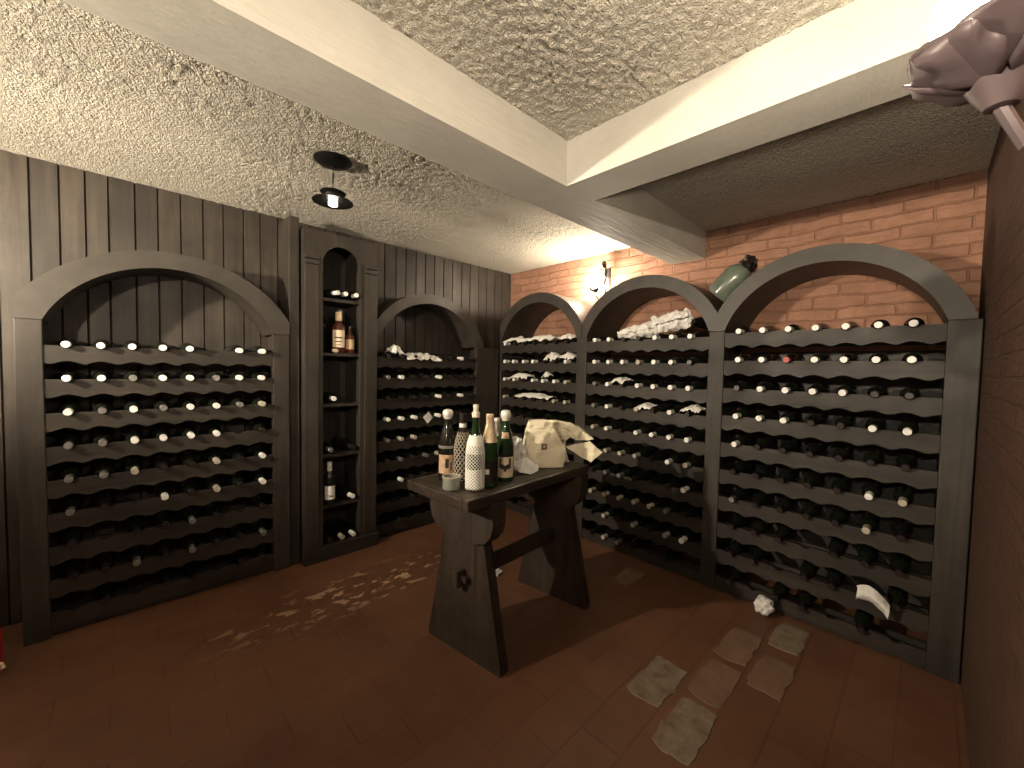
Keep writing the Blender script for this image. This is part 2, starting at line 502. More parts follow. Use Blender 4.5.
def rail_outline(u0, u1, zt, zb, cols, seed, dip=.013):
    rnd = random.Random(seed); ph = rnd.uniform(-.012, .012)
    top, bot = [], []
    n = int((u1-u0)/.0045)
    pitch = (cols[-1]-cols[0])/(len(cols)-1)
    for i in range(n+1):
        u = u0+(u1-u0)*i/n
        d = min(abs(u-c) for c in cols)
        top.append((u, zt-dip*math.exp(-(d/.0185)**4)))
        s = abs(math.cos(PI*(u-cols[0]-ph)/pitch))
        bot.append((u, zb-.006+.016*(s**1.5)+.002*noise.noise(Vector((u*20, seed, 0)))))
    return bot, top

def rack(label, rowsref, rackname, colref, frame, u0, u1, posts, ho, zs, rise_in, band, rows, cols, patterns, depth, square_ends=None, from_end=False):
    loc, rz = frame
    root = thing('wine_rack', label, 'wine rack', loc, rz, 'arched wine racks along two walls')
    RM = Matrix.Translation(loc) @ Matrix.Rotation(rz, 4, 'Z')
    # posts with the side boards behind them
    for (a, b) in posts:
        bm = bmesh.new(); box(bm, a, b, .0, .042, .0, zs-.001, .004); obj('post', bm, M['rack'], root)
        c = (a+b)/2
        bm = bmesh.new(); box(bm, c-.011, c+.011, .043, depth-.004, 0, zs-.001); obj('side_board', bm, M['rack'], root)
    # arch: a thick barrel running back to the wall
    cx = (u0+u1)/2; half = (u1-u0)/2
    n = 40
    inner, R, cz = arc_pts(cx, half, zs, rise_in, n)
    Ro = R+band; co = cz
    if square_ends: Ro = square_ends; co = zs+rise_in+band-Ro
    ul, ur = cx-ho[0], cx+ho[1]
    al, ar = math.asin(min(1, ho[0]/Ro)), math.asin(min(1, ho[1]/Ro))
    outer = [(ul, zs)]
    for i in range(n-1):
        g = -al+(al+ar)*i/(n-2)
        outer.append((cx+Ro*math.sin(g), max(zs+.002, co+Ro*math.cos(g))))
    outer.append((ur, zs))
    bm = bmesh.new(); strip_band(bm, inner, outer, -.004, depth-.004)
    ed = [e for e in bm.edges if all(v.co.y < 0 for v in e.verts) and len(e.link_faces) == 2 and e.calc_face_angle(0) > 1.2]
    bmesh.ops.bevel(bm, geom=ed, offset=.006, segments=2, profile=.5, affect='EDGES')
    obj('arch', bm, M['rack_arch'], root, smooth=True)
    if loc.x < -.1:
        bm = bmesh.new(); box(bm, u0-.02, u1+.02, depth-.0035, depth-.0005, .02, rows[0]-.10); obj('back_or_shade_panel', bm, M['rack_u'], root)  # dark panel added to stand in for shade in the rail gaps
    # base board
    bm = bmesh.new(); box(bm, u0+.001, u1-.001, .028, .048, .002, .05, .003); obj('base_board', bm, M['rack_u'], root)
    # rails
    for r, zt in enumerate(rows):
        bot, top = rail_outline(u0+.001, u1-.001, zt, zt-.083, cols, r*13+int(abs(u0)*100))
        bm = bmesh.new(); strip_band(bm, [(q[0], max(q[1], .006)) for q in bot], top, .006, .026); obj('front_rail', bm, M['rack_u'], root)
        bm = bmesh.new(); box(bm, u0+.001, u1-.001, .165, .183, max(.004, zt-.083), zt-.0364); obj('back_rail', bm, M['rack_u'], root)
        pat = patterns[r]
        present = [k for k, ch in enumerate(pat) if ch != '.']
        order = list(reversed(present)) if from_end else present
        for k in present:
            ch = pat[k]; capk, capn = CAPN[ch]
            rnd = random.Random(int(abs(u0)*1000)+r*97+k*31)
            shape = 'burgundy' if rnd.random() < .35 else 'bordeaux'
            q = order.index(k)
            lab = f"{capn} wine bottle {ORD[q]} from the {colref} in {ORD[r]} row of the {rackname}"
            tip = -.033+rnd.uniform(-.004, .006) - (.016 if ch == 'L' else 0)
            z = zt-.013+.0186+(.008 if ch == 'L' else 0)
            T = RM @ Matrix.Translation((cols[k]+rnd.uniform(-.002, .002), tip+.2972, z)) @ Matrix.Rotation(PI/2, 4, 'X') @ Matrix.Rotation(rnd.uniform(0, 6), 4, 'Z')
            wine_bottle(lab, capk, shape, T, 'wine bottles in the ' + rackname)
    return root

DL, DR = .285, .409
FL = (Vector((0, -DL, 0)), 0.0)
FR = (Vector((-DR, 0, 0)), -PI/2)
PITCH = .162
rl = [1.412-PITCH*k for k in range(9)]
rr = [1.563-.1652*k for k in range(10)]
rr3 = [1.580-.1655*k for k in range(10)]

rack('wide dark wooden wine rack with shallow arch on the panelled wall', None, 'broad panelled-wall rack', 'tall cabinet', FL,
     -3.287, -2.337, [(-3.372, -3.287), (-2.337, -2.243)], (.56, .569), 1.53, .315, .088, rl, [-3.213+.1160*k for k in range(8)],
     ['WWWWW.WW', 'WWgWWgWW', 'WgWgWWgw', 'ggWWWW.D', 'ggwDDwDW', 'gD.WDwDW', 'D.DDgD.D', 'DDgDgDDg', '.D.DD.DD'], DL, .66, True)
rack('narrower arched wooden wine rack in the corner, on the panelled wall', None, 'corner panelled-wall rack', 'tall cabinet', FL,
     -1.645, -.690, [(-.690, -.418)], (.478+.02, .56), 1.525, .335, .078, rl, [-1.566+.1155*k for k in range(8)],
     ['DDD.DDWD', 'gWDDWDDD', 'DDDDWDWD', 'WWWDWDD.', 'gwwDDD.D', 'DgDgw.DD', '.WDD.D.D', 'D.DD.D..', '.D..D.D.'], DL, None)
rack('arched wooden wine rack in the corner against the brick wall', None, 'corner brick-wall rack', 'corner', FR,
     .312, 1.200, [(.290, .312), (1.200, 1.296)], (.466, .490), 1.595, .325, .085, rr, [.389+.1205*k for k in range(7)],
     ['WDDDDDD', 'WWWWDDW', 'WWDWWWw', 'wDDDDww', 'wDD.DDD', 'D.DDD.D', '.DD.DD.', 'D..D.D.', '.D.D..D', 'D...D..'], DR)
rack('middle arched wooden wine rack against the brick wall', None, 'middle brick-wall rack', 'corner', FR,
     1.296, 2.210, [(2.210, 2.300)], (.505-.004, .502-.0005), 1.595, .325, .085, rr, [1.392+.1190*k for k in range(7)],
     ['WWDDWWW', 'WWWwWWD', 'gWDWWWW', 'gWDwDWD', 'wWDWWWW', 'DwwwDWw', 'DggDDDL', 'wwwwwgD', 'DwDwDwL', 'DwgD.D.'], DR)
rack('wide arched wooden wine rack against the brick wall, beside the end wall', None, 'end-wall rack', 'end wall', FR,
     2.300, 3.212, [(3.212, 3.314)], (.502-.0005, .543), 1.595, .330, .085, rr3, [2.386+.1200*k for k in range(7)],
     ['WWWWWWW', 'WWRWWWW', 'DWWWWDD', 'WWWDDWW', 'WDDDDDD', 'DDDDDWw', 'gDDDDwD', 'DDD.DDD', 'DD.DD.D', 'D.DD.D.'], DR, None, True)

# ------------------------------------------------------------------ tall cabinet with arched niche
def build_cabinet():
    x0, x1, yf, yb = -2.165, -1.668, -.315, -.006
    oc, oh, zsp, zt = -1.918, .128, 2.030, 2.232
    root = thing('niche_cabinet', 'tall narrow dark wooden cabinet with arched open niche between two racks', 'cabinet', ((x0+x1)/2, yf, 0))
    L = lambda x: x-(x0+x1)/2
    D = yb-yf
    # face frame with arched opening
    zb = .095
    arc = [(oc+oh*math.cos(PI-PI*i/20), zsp+oh*.95*math.sin(PI*i/20)) for i in range(21)]
    inner = [(oc-oh, zb)]+arc+[(oc+oh, zb)]
    outer = [(x0, zb)]
    for i in range(21):
        t = i/20
        if i == 0: outer.append((x0, zsp))
        elif i == 20: outer.append((x1, zsp))
        else: outer.append((x0+(x1-x0)*t, zt))
    outer[2] = (x0, zt); outer[20] = (x1, zt)
    outer.append((x1, zb))
    bm = bmesh.new(); strip_band(bm, [(L(a), b) for a, b in inner], [(L(a), b) for a, b in outer], 0, .022)
    obj('face_frame', bm, M['rack'], root)
    for a, b in ((x0, oc-oh-.03), (oc+oh+.03, x1)):
        bm = bmesh.new(); box(bm, L(a), L(b), -.014, -.001, .095, 2.0, .004); obj('pilaster', bm, M['rack'], root)
        bm = bmesh.new(); box(bm, L(a), L(b), -.030, -.001, 2.035, 2.06, .005); box(bm, L(a), L(b), -.022, -.001, 2.002, 2.033, .005); obj('capital_moulding', bm, M['rack'], root)
    for a in (x0, x1-.02):
        bm = bmesh.new(); box(bm, L(a), L(a)+.02, .023, D, .0, zt); obj('side_panel', bm, M['rack'], root)
    bm = bmesh.new(); box(bm, L(x0)+.021, L(x1)-.021, D-.014, D, .02, zt); obj('back_or_shade_panel', bm, M['rack'], root)
    bm = bmesh.new(); box(bm, L(x0)+.021, L(x1)-.021, .023, D-.015, zt-.02, zt); obj('top_panel', bm, M['rack'], root)
    for s in SHELF:
        bm = bmesh.new(); box(bm, L(oc-oh-.006), L(oc+oh+.006), .023, D-.016, s-.022, s, .002); obj('shelf', bm, M['rack_u'], root)
    for a in (oc-oh-.018, oc+oh+.007):
        bm = bmesh.new(); box(bm, L(a), L(a)+.011, .023, D-.016, .05, zt-.03)
        obj('niche_lining', bm, M['rack'], root)
    bm = bmesh.new(); box(bm, L(x0)-.012, L(x1)+.012, -.035, .022, 0, .094, .005); obj('plinth', bm, M['rack_u'], root)
    # vertical trim beside it, towards the broad rack
    bm = bmesh.new(); box(bm, L(-2.238), L(-2.178), .05, D-.001, 0, 2.30, .004); obj('filler_strip', bm, M['rack'], root)
SHELF = [1.80, 1.425, 1.072, .718, .364, .085]
build_cabinet()

def lying(x, y, z, yaw, cap, label, shape='bordeaux', group=None, pitch=0):
    """bottle lying down: tip of the neck at (x, y, z), neck towards yaw (radians)"""
    d = Vector((math.cos(yaw)*math.cos(pitch), math.sin(yaw)*math.cos(pitch), math.sin(pitch)))
    q = d.to_track_quat('Z', 'Y').to_matrix().to_4x4()
    return wine_bottle(label, cap, shape, Matrix.Translation(Vector((x, y, z))-d*.2972) @ q, group)
GN = 'bottles lying in the cabinet niche'
nb = -PI/2
lying(-1.951, -.330, SHELF[0]+.0378, nb+.20, 'white', 'white-necked bottle lying askew on the top shelf of the tall cabinet', group=GN)
lying(-1.8965, -.326, SHELF[0]+.0376, nb+.0, 'white', 'white-capped bottle lying in the middle of the top cabinet shelf', group=GN)
lying(-1.8220, -.328, SHELF[0]+.0378, nb+.0, 'white', 'white-capped bottle lying on the top cabinet shelf, towards the corner', group=GN)
lying(-1.975, -.326, SHELF[2]+.0378, nb-.05, 'white', 'only bottle lying on the third shelf of the tall cabinet', group=GN)
lying(-1.998, -.326, SHELF[3]+.0378, nb, 'grey', 'grey-capped bottle lying neck outward on the fourth cabinet shelf', group=GN)
lying(-1.842, -.326, SHELF[3]+.0398, nb+.04, 'dark', 'dark-capped bottle lying on the fourth cabinet shelf beside the grey-capped one', 'burgundy', group=GN)
lying(-1.845, -.334, SHELF[4]+.0388, nb+.10, 'white', 'white-capped bottle lying beside the white-labelled bottle in the tall cabinet', group=GN)
lying(-1.998, -.326, SHELF[5]+.0378, nb, 'dark', 'dark-capped bottle lying at the foot of the cabinet niche', group=GN)
lying(-1.918, -.330, SHELF[5]+.0378, nb, 'cream', 'cream-capped bottle lying at the foot of the cabinet niche', group=GN)
lying(-1.838, -.330, SHELF[5]+.0378, nb, 'white', 'white-capped bottle lying at the foot of the cabinet niche', group=GN)

def patch(bm, r, z0, z1, a0, a1, n=12, m=1, prof=None):
    g = []
    for j in range(m+1):
        z = z0+(z1-z0)*j/m; rad = r if prof is None else prof(z)+r
        g.append([bm.verts.new((rad*math.cos(a0+(a1-a0)*i/n), rad*math.sin(a0+(a1-a0)*i/n), z)) for i in range(n+1)])
    for a, b in zip(g, g[1:]):
        for i in range(n): bm.faces.new((a[i], a[i+1], b[i+1], b[i]))
    return bm
def interp(prof):
    pts = [(z, r) for r, z in prof if r > 0]
    def f(z):
        for (za, ra), (zb, rb) in zip(pts, pts[1:]):
            if za <= z <= zb and zb > za: return ra+(rb-ra)*(z-za)/(zb-za)
        return pts[-1][1] if z > pts[-1][0] else pts[0][1]
    return f
def scaled(prof, s, sr=None): return [(r*(sr or s), z*s) for r, z in prof]

def standing(name, label, x, y, z, prof, glass, capspec, labels=(), turn=0, n=24, cat='bottle', group=None):
    bm = bmesh.new(); lathe(bm, prof, n)
    b = obj(name, bm, glass, smooth=True, loc=(x, y, z)); tag(b, label, cat, group)
    f = interp(prof)
    for pname, mat, pr in capspec:
        bm = bmesh.new(); lathe(bm, pr, n); obj(pname, bm, mat, b, smooth=True)
    fa = facing(x, y)+turn
    for pname, mat, z0, z1, w, marks in labels:
        bm = bmesh.new(); patch(bm, .0007, z0, z1, fa-w, fa+w, 14, 5, f)
        o = obj(pname, bm, mat, b, smooth=True)
        if marks:
            bm = bmesh.new()
            for (ma, mb, mz0, mz1) in marks:
                patch(bm, .0012, z0+(z1-z0)*mz0, z0+(z1-z0)*mz1, fa+w*ma, fa+w*mb, 4, 2, f)
            obj('print_mark', bm, M['mark'], o)
    return b
def foil(prof, z0, grow=.0008, over=.003, steps=10):
    """capsule over the neck of a profile from height z0 to its top"""
    f = interp(prof); zt = max(z for r, z in prof)
    pr = [(f(z0)+grow*.2, z0)]
    for i in range(steps+1):
        z = z0+(zt-z0)*i/steps; pr.append((f(min(z, zt-.0005))+grow, z))
    pr += [(pr[-1][0]-.002, zt+over), (0, zt+over)]
    return pr
# niche: second shelf
PW = [(0, .006), (.03, .004), (.040, 0), (.043, .005), (.043, .165), (.041, .185), (.030, .205), (.017, .222), (.0155, .25), (.0185, .252), (.0185, .27), (0, .27)]
standing('liquor_bottle', 'amber liquor bottle with cream label on the second cabinet shelf', -1.918, -.250, SHELF[1]+.0012, scaled(PW, 1.0, 1.08), M['glass_amber'],
         [('stopper', M['cap_gold'], [(.0205, .225), (.022, .228), (.022, .286), (.019, .290), (0, .290)])],
         [('label', M['label_cream'],   .040, .160, .95, [(-.5, .5, .30, .36), (-.6, .6, .52, .60), (-.35, .35, .12, .16)])], group='liquor bottles on the second cabinet shelf')
standing('liquor_bottle', 'dark liquor bottle behind the cream-labelled bottle in the cabinet', -1.995, -.140, SHELF[1]+.0012, scaled(PW, 1.1, 1), M['glass_dark'],
         [('stopper', M['cap_dark'], [(.0195, .262), (.0205, .264), (.0205, .30), (0, .302)])], group='liquor bottles on the second cabinet shelf')
PF = [(0, .004), (.026, .003), (.032, 0), (.034, .005), (.034, .115), (.030, .130), (.015, .145), (.0125, .16), (.0125, .185), (0, .185)]
standing('liquor_bottle', 'small reddish amber flask on the second cabinet shelf', -1.838, -.250, SHELF[1]+.0012, PF, M['glass_amber'],
         [('stopper', M['cap_dark'], [(.0135, .17), (.014, .172), (.014, .195), (0, .197)])], [('label', M['label_tan'], .03, .10, .9, None)], group='liquor bottles on the second cabinet shelf')
standing('liquor_bottle', 'tall dark bottle behind the reddish flask in the cabinet', -1.860, -.130, SHELF[1]+.0012, scaled(P_CHAMP, 1.0), M['glass_dark'],
         [('capsule', M['cap_grey'], foil(P_CHAMP, .25))], group='liquor bottles on the second cabinet shelf')
standing('wine_bottle', 'upright dark wine bottle with white label and white capsule in the tall cabinet', -1.988, -.275, SHELF[4]+.0012, P_BORD, M['glass_dark'],
         [('capsule', M['cap_white'], scaled(P_CAP, 1.0))],
         [('label', M['label_white'], .04, .135, 1.15, [(-.1, .6, .18, .26), (-.4, .5, .30, .33)])])

# ------------------------------------------------------------------ crumpled papers
def ragged_sheet(name, label, cat, nu, nv, shape, seed, amt, mat, rag=.25, group=None, thick=.0008):
    rnd = random.Random(seed); bm = bmesh.new(); g = []
    for i in range(nu+1):
        row = []
        for j in range(nv+1):
            s, t = i/nu, j/nv
            ts = t
            e0 = rag*(.5+.5*noise.noise(Vector((s*7, seed, 0)))); e1 = rag*(.5+.5*noise.noise(Vector((s*7, seed+9, 0))))
            ts = e0*.5+t*(1-e0*.5-e1*.5)
            p = Vector(shape(s, ts))
            k = p*28+Vector((seed*3.7, 0, seed))
            p += Vector((noise.noise(k), noise.noise(k+Vector((9, 9, 9))), noise.noise(k+Vector((40, 2, 7)))))*amt
            k = p*75
            p += Vector((noise.noise(k), noise.noise(k+Vector((9, 9, 9))), noise.noise(k+Vector((40, 2, 7)))))*amt*.35
            row.append(bm.verts.new(p))
        g.append(row)
    for i in range(nu):
        for j in range(nv):
            try: bm.faces.new((g[i][j], g[i+1][j], g[i+1][j+1], g[i][j+1]))
            except ValueError: pass
    o = obj(name, bm, mat); solidify(o, thick)
    tag(o, label, cat, group)
    return o
def rack_tissue(frame, u0, u1, zlow, h, label, seed, w0=-.05, w1=.10, slope=0, front=.02):
    loc, rz = frame; RM = Matrix.Translation(loc) @ Matrix.Rotation(rz, 4, 'Z')
    def shape(s, t):
        u = u0+(u1-u0)*s
        a = PI*t
        env = .55+.45*math.sin(PI*min(1, max(0, s*1.02)))
        hh = h*env*(1+.35*noise.noise(Vector((s*6, seed, 2))))
        w = w0+(w1-w0)*(.5-.5*math.cos(a))
        z = zlow+slope*s+hh*math.sin(a)**.7-(front*(1-t)**3)
        p = RM @ Vector((u, w, z)); return p
    return ragged_sheet('tissue_paper', label, 'tissue paper', 26, 12, shape, seed, .013, M['tissue'], .5, 'white tissue papers in the racks')
zl = rl[0]; zr = rr[0]
rack_tissue(FL, -1.545, -1.445, zl+.012, .075, 'peaked scrap of white tissue on the corner panelled-wall rack beside the cabinet', 1)
rack_tissue(FL, -1.41, -1.09, zl+.008, .042, 'long crumpled white tissue hanging over top rail of the corner panelled-wall rack', 2, -.045, .09, -.01, .055)
rack_tissue(FR, .37, .64, zr+.014, .052, 'ragged white tissue on top row of the corner brick-wall rack, corner end', 3)
rack_tissue(FR, .635, .985, zr+.014, .060, 'long white tissue in the middle of the corner brick-wall rack, top row', 4)
rack_tissue(FR, 1.03, 1.185, zr+.018, .052, 'short white tissue on top row of the corner brick-wall rack, end away from corner', 5)
rack_tissue(FR, .885, 1.02, rr[1]+.012, .070, 'white tissue wad on second row of the corner brick-wall rack', 6)
rack_tissue(FR, 1.03, 1.165, rr[1]+.022, .060, 'thin pale tissue at far end of second row of the corner brick-wall rack', 7, -.02, .12)
rack_tissue(FR, .47, .69, rr[2]+.012, .055, 'white tissue over the second and third necks of the corner brick-wall rack, third row', 8)
rack_tissue(FR, .86, .93, rr[2]+.04, .040, 'small white tissue tuft on third row of the corner brick-wall rack', 9, -.03, .05)
rack_tissue(FR, .53, .93, rr[3]+.012, .045, 'long pale tissue on fourth row of the corner brick-wall rack', 10, -.03, .10)
rack_tissue(FR, 1.545, 1.655, rr[2]+.018, .045, 'small white tissue on third row of the middle brick-wall rack', 12)
rack_tissue(FR, 2.07, 2.185, rr[3]+.02, .045, 'curved pale tissue on fourth row of the middle brick-wall rack', 13)
rack_tissue(FR, 1.75, 1.86, rr[3]+.02, .030, 'thin white tissue strip on fourth row of the middle brick-wall rack', 14)
# tissue-wrapped bottles lying crosswise on the top row of the middle brick-wall rack
def wrapped(u0, w0, z0, u1, w1, z1, r0, r1, label, seed):
    RM = Matrix.Translation(FR[0]) @ Matrix.Rotation(FR[1], 4, 'Z')
    A, B = Vector((u0, w0, z0)), Vector((u1, w1, z1)); d = (B-A).normalized(); a = d.cross(Vector((0, 0, 1))).normalized(); b = a.cross(d)
    def shape(s, t):
        r = r0+(r1-r0)*min(1, s*1.6); r *= (1+.25*noise.noise(Vector((s*9, t*6, seed))))
        if s > .93: r *= .75
        ang = 2*PI*t*.98
        return RM @ (A+(B-A)*s+a*r*math.cos(ang)+b*r*math.sin(ang))
    return ragged_sheet('tissue_paper', label, 'tissue paper', 26, 22, shape, seed, .014, M['tissue'], 0, 'white tissue papers in the racks')
wrapped(1.60, -.045, zr+.033, 1.87, .055, zr+.085, .022, .050, 'lower white tissue-wrapped bottle slanting across the middle brick-wall rack top', 21)
wrapped(1.85, -.015, zr+.085, 2.075, .06, zr+.135, .052, .062, 'thicker white tissue wrap at the peak of the middle brick-wall rack pile', 22)
RMR = Matrix.Translation(FR[0]) @ Matrix.Rotation(FR[1], 4, 'Z')
def extra(u, w, z, yaw, cap, label):
    p = RMR @ Vector((u, w, z)); lying(p.x, p.y, p.z, yaw, cap, label, 'burgundy', 'bottles lying on top of the middle brick-wall rack')
extra(1.99, -.02, zr+.118, PI+.25, 'dark', 'dark bottle behind the tissue wraps on top of the middle brick-wall rack')
extra(2.095, -.03, zr+.104, PI-.1, 'grey', 'dark bottle lying on top of the middle brick-wall rack near the end-wall rack')

# ------------------------------------------------------------------ small papers
def crumple_ball(name, label, x, y, z, r, seed, mat=None, flat=.75):
    bm = bmesh.new(); bmesh.ops.create_icosphere(bm, subdivisions=3, radius=r)
    for v in bm.verts:
        n = v.co.normalized()
        d = .35*noise.noise(n*2.1+Vector((seed, 0, 0)))+.28*abs(noise.noise(n*4.7+Vector((seed, 3, 0))))+.12*noise.noise(n*11)
        v.co = n*r*(.8+d); v.co.z *= flat
    zmin = min(v.co.z for v in bm.verts)
    for v in bm.verts: v.co.z -= zmin
    o = obj(name, bm, mat or M['tissue'], loc=(x, y, z)); return tag(o, label, 'paper')
crumple_ball('crumpled_paper', 'crumpled white paper ball on floor in front of the end-wall rack', -.478, -2.585, .002, .052, 2, None, 1.0)
def flat_scrap(label, x, y, z, lx, ly, seed, rz=0, lift=.02):
    c, s_ = math.cos(rz), math.sin(rz)
    def shape(s, t):
        a, b = (s-.5)*lx, (t-.5)*ly
        return (x+a*c-b*s_, y+a*s_+b*c, z+.006+lift*(math.sin(s*5+seed)*.5+.5)*t)
    return ragged_sheet('paper_scrap', label, 'paper', 12, 8, shape, seed, .008, M['tissue'], .4)
flat_scrap('white paper scrap on the floor beside the table foot', -1.285, -1.262, .004, .085, .06, 31, .4)
def shape_b3(s, t):
    u = 2.965+.118*s; z = .322-.045*s-.075*t-.03*math.sin(PI*s)*-1; w = -.045-.03*math.sin(PI*t)
    return RMR @ Vector((u, w, z))
ragged_sheet('paper_scrap', 'curved white paper stuck low in the end-wall rack', 'paper', 14, 8, shape_b3, 33, .006, M['tissue'], .1)
def shape_tag(s, t):
    a, b = (s-.5)*.070, (t-.5)*.070; c, q = math.cos(.7), math.sin(.7)
    return (-1.226+a*c-b*q, -DL-.040-.004*math.sin(3*s), .925+a*q+b*c)
ragged_sheet('paper_tag', 'square white tag tilted on a corner, hung in the corner panelled-wall rack', 'tag', 8, 8, shape_tag, 35, .002, M['tissue'], .02)
crumple_ball('paper_scrap', 'small pinkish paper scrap in front of the cream-labelled cabinet bottle', -1.955, -.285, SHELF[1]+.001, .026, 5, M['paper_in'], .6)

# ------------------------------------------------------------------ table
TZ, TROT = .80, math.radians(3.5)
TC = Vector((-1.574, -1.638, 0))
def build_table():
    root = thing('trestle_table', 'dark wooden trestle table with flared plank legs holding bottles', 'table', TC, TROT)
    l, w = .92, .442
    bm = bmesh.new()
    nb_ = 4
    for k in range(nb_):
        a = -w/2+.035+(w-.07)*k/nb_; b = -w/2+.035+(w-.07)*(k+1)/nb_
        box(bm, -l/2+.036, l/2-.036, a+.0008, b-.0008, TZ-.034, TZ, .002)
    obj('table_top', bm, M['table'], root)
    bm = bmesh.new()
    for s in (-1, 1):
        box(bm, -l/2, l/2, s*(w/2-.017)-.017, s*(w/2-.017)+.017, TZ-.046, TZ+.001, .006)
        box(bm, s*(l/2-.0175)-.0175, s*(l/2-.0175)+.0175, -w/2+.0345, w/2-.0345, TZ-.046, TZ+.001, .006)
    obj('edge_frame', bm, M['table'], root)
    for s, x in ((-1, -.295), (1, .388)):
        def sym(pts): return pts+[(-a, b) for a, b in reversed(pts)]
        prof = sym([(.235, 0), (.236, .03), (.205, .17), (.172, .33), (.138, .47), (.122, .545), (.120, .60)])
        bm = bmesh.new()
        Rm = Matrix.Translation((x, -.035, 0)) @ Matrix.Rotation(PI/2+math.radians(4), 4, 'Z')
        prism_uz(bm, prof, -.027, .027, Rm)
        obj('leg', bm, M['table_leg'], root)
        cap = sym([(.105, .555), (.165, .572), (.200, .612), (.214, .66), (.214, TZ-.047)])
        bm = bmesh.new(); prism_uz(bm, cap, -.041, .041, Matrix.Translation((x, -.02, 0)) @ Matrix.Rotation(PI/2+math.radians(2), 4, 'Z'))
        obj('leg_cap', bm, M['table_leg'], root)
    bm = bmesh.new(); box(bm, -.372, .452, -.055, -.022, .335, .415, .006); obj('stretcher', bm, M['table_leg'], root)
    bm = bmesh.new()
    for s in (-1, 1): box(bm, s*.379+.031, s*.379+.049, -.085, .008, .362, .388, .003)
    obj('wedge', bm, M['table_leg'], root)
build_table()

ZT = TZ+.0015
GT = 'bottles on the trestle table'
pc = scaled(P_CHAMP, 1.035, .98)
standing('champagne_bottle', 'champagne bottle with silver foil at the table end, behind the small tin', -1.890, -1.553, ZT, pc, M['glass_dark'],
         [('foil', M['cap_silver'], [(.0174, .294), (.0182, .300), (.0232, .306), (.0258, .316), (.0250, .327), (.0195, .336), (.010, .340), (0, .341)])],
         [('label', M['label_tan'], .035, .125, 1.1, [(-.2, .15, .3, .8), (.3, .45, .2, .6)]), ('neck_band', M['cap_grey'], .155, .168, 2.6, None)], group=GT)
standing('champagne_bottle', 'champagne bottle with silver foil and orange label beside the white paper', -1.688, -1.748, ZT, pc, M['glass_green'],
         [('foil', M['cap_silver'], [(.0175, .290), (.0185, .299), (.0235, .306), (.0260, .317), (.0250, .329), (.0195, .338), (.010, .341), (0, .342)])],
         [('label', M['label_cream'], .022, .120, 1.15, [(-.55, -.35, .45, .95), (-.35, -.1, .40, .65), (-.1, .15, .30, .6), (.15, .4, .40, .65), (.4, .6, .45, .95)]),
          ('collar_label', M['label_tan'], .208, .236, .55, None), ('body_band', M['cap_dark'], .122, .140, 1.15, None)], group=GT)
standing('champagne_bottle', 'green champagne bottle with long gold foil behind the white net bottle', -1.808, -1.770, ZT, pc, M['glass_green'],
         [('foil', M['cap_gold'], foil(pc, .205, .0012))],
         [('label', M['label_white'], .062, .085, .35, None), ('body_band', M['cap_dark'], .02, .12, 1.2, None)], turn=-.35, group=GT)
standing('wine_bottle', 'slim bottle with pale foil half hidden behind the orange-labelled champagne', -1.666, -1.662, ZT, scaled(P_BORD, 1.0), M['glass_dark'],
         [('capsule', M['cap_silver'], foil(scaled(P_BORD, 1.0), .205, .001))], group=GT)

def net(prof, z0, z1, n, rows, hole, grow=.003):
    f = interp(prof); bm = bmesh.new()
    def P(i, zz):
        z = z0+(z1-z0)*zz/rows; r = f(z)+grow; a = 2*PI*i/n
        return Vector((r*math.cos(a), r*math.sin(a), z))
    for j in range(0, 2*rows-1):
        for i in range(n):
            ci = i+(.5 if j % 2 else 0); cj = (j+1)*.5
            s = hole(cj/rows)
            o = [(ci-.5, cj), (ci, cj+.5), (ci+.5, cj), (ci, cj-.5)]
            q = [(ci+(a-ci)*s, cj+(b-cj)*s) for a, b in o]
            ov = [bm.verts.new(P(*x)) for x in o]; qv = [bm.verts.new(P(*x)) for x in q]
            for k in range(4): bm.faces.new((ov[k], ov[(k+1) % 4], qv[(k+1) % 4], qv[k]))
    bmesh.ops.remove_doubles(bm, verts=bm.verts, dist=1e-5)
    return bm
def netted(label, x, y, prof, glass, mat, n, rows, hole, z1, capspec, collar=None):
    b = standing('netted_bottle', label, x, y, ZT+.002, prof, glass, capspec, group=GT)
    bm = net(prof, .002, z1, n, rows, hole)
    o = obj('net_sleeve', bm, mat, b, smooth=False); solidify(o, .0022)
    if collar:
        f = interp(prof); pr = [(f(collar[0])+.0032, collar[0])]+[(f(collar[0]+(collar[1]-collar[0])*i/6)+.0042, collar[0]+(collar[1]-collar[0])*i/6) for i in range(7)]
        bm = bmesh.new(); lathe(bm, pr, 28); c = obj('sleeve_collar', bm, mat, b, smooth=True); solidify(c, .0015)
    return b
pnet = [(r*.97, z*.965) for r, z in [(0, .006), (.03, .004), (.039, 0), (.041, .005), (.041, .165), (.039, .19), (.033, .218), (.024, .248), (.0178, .275), (.0155, .30), (.0152, .335), (.0168, .337), (.0168, .35), (0, .35)]]
netted('bottle in white open-work net sleeve at the table edge', -1.893, -1.772, pnet, M['glass_green'], M['net_white'], 18, 15,
       lambda t: .80 if .42 < t < .72 else (.50 if t >= .72 else (.42 if t > .06 else .62)), .224,
       [('cork', M['cork'], [(.0174, .322), (.0178, .331), (.0178, .342), (.0122, .345), (.0115, .360), (.0132, .370), (.0117, .378), (0, .378)])], (.198, .243))
netted('bottle in dark straw net sleeve behind the small tin', -1.853, -1.626, scaled(pnet, .94, .97), M['glass_dark'], M['net_straw'], 14, 9, lambda t: .70, .235,
       [('capsule', M['cap_dark'], [(.0160, .272), (.0166, .277), (.0174, .322), (0, .325)]), ('paper_band', M['label_white'], [(.0178, .256), (.0180, .258), (.0172, .274), (.0166, .275)])])
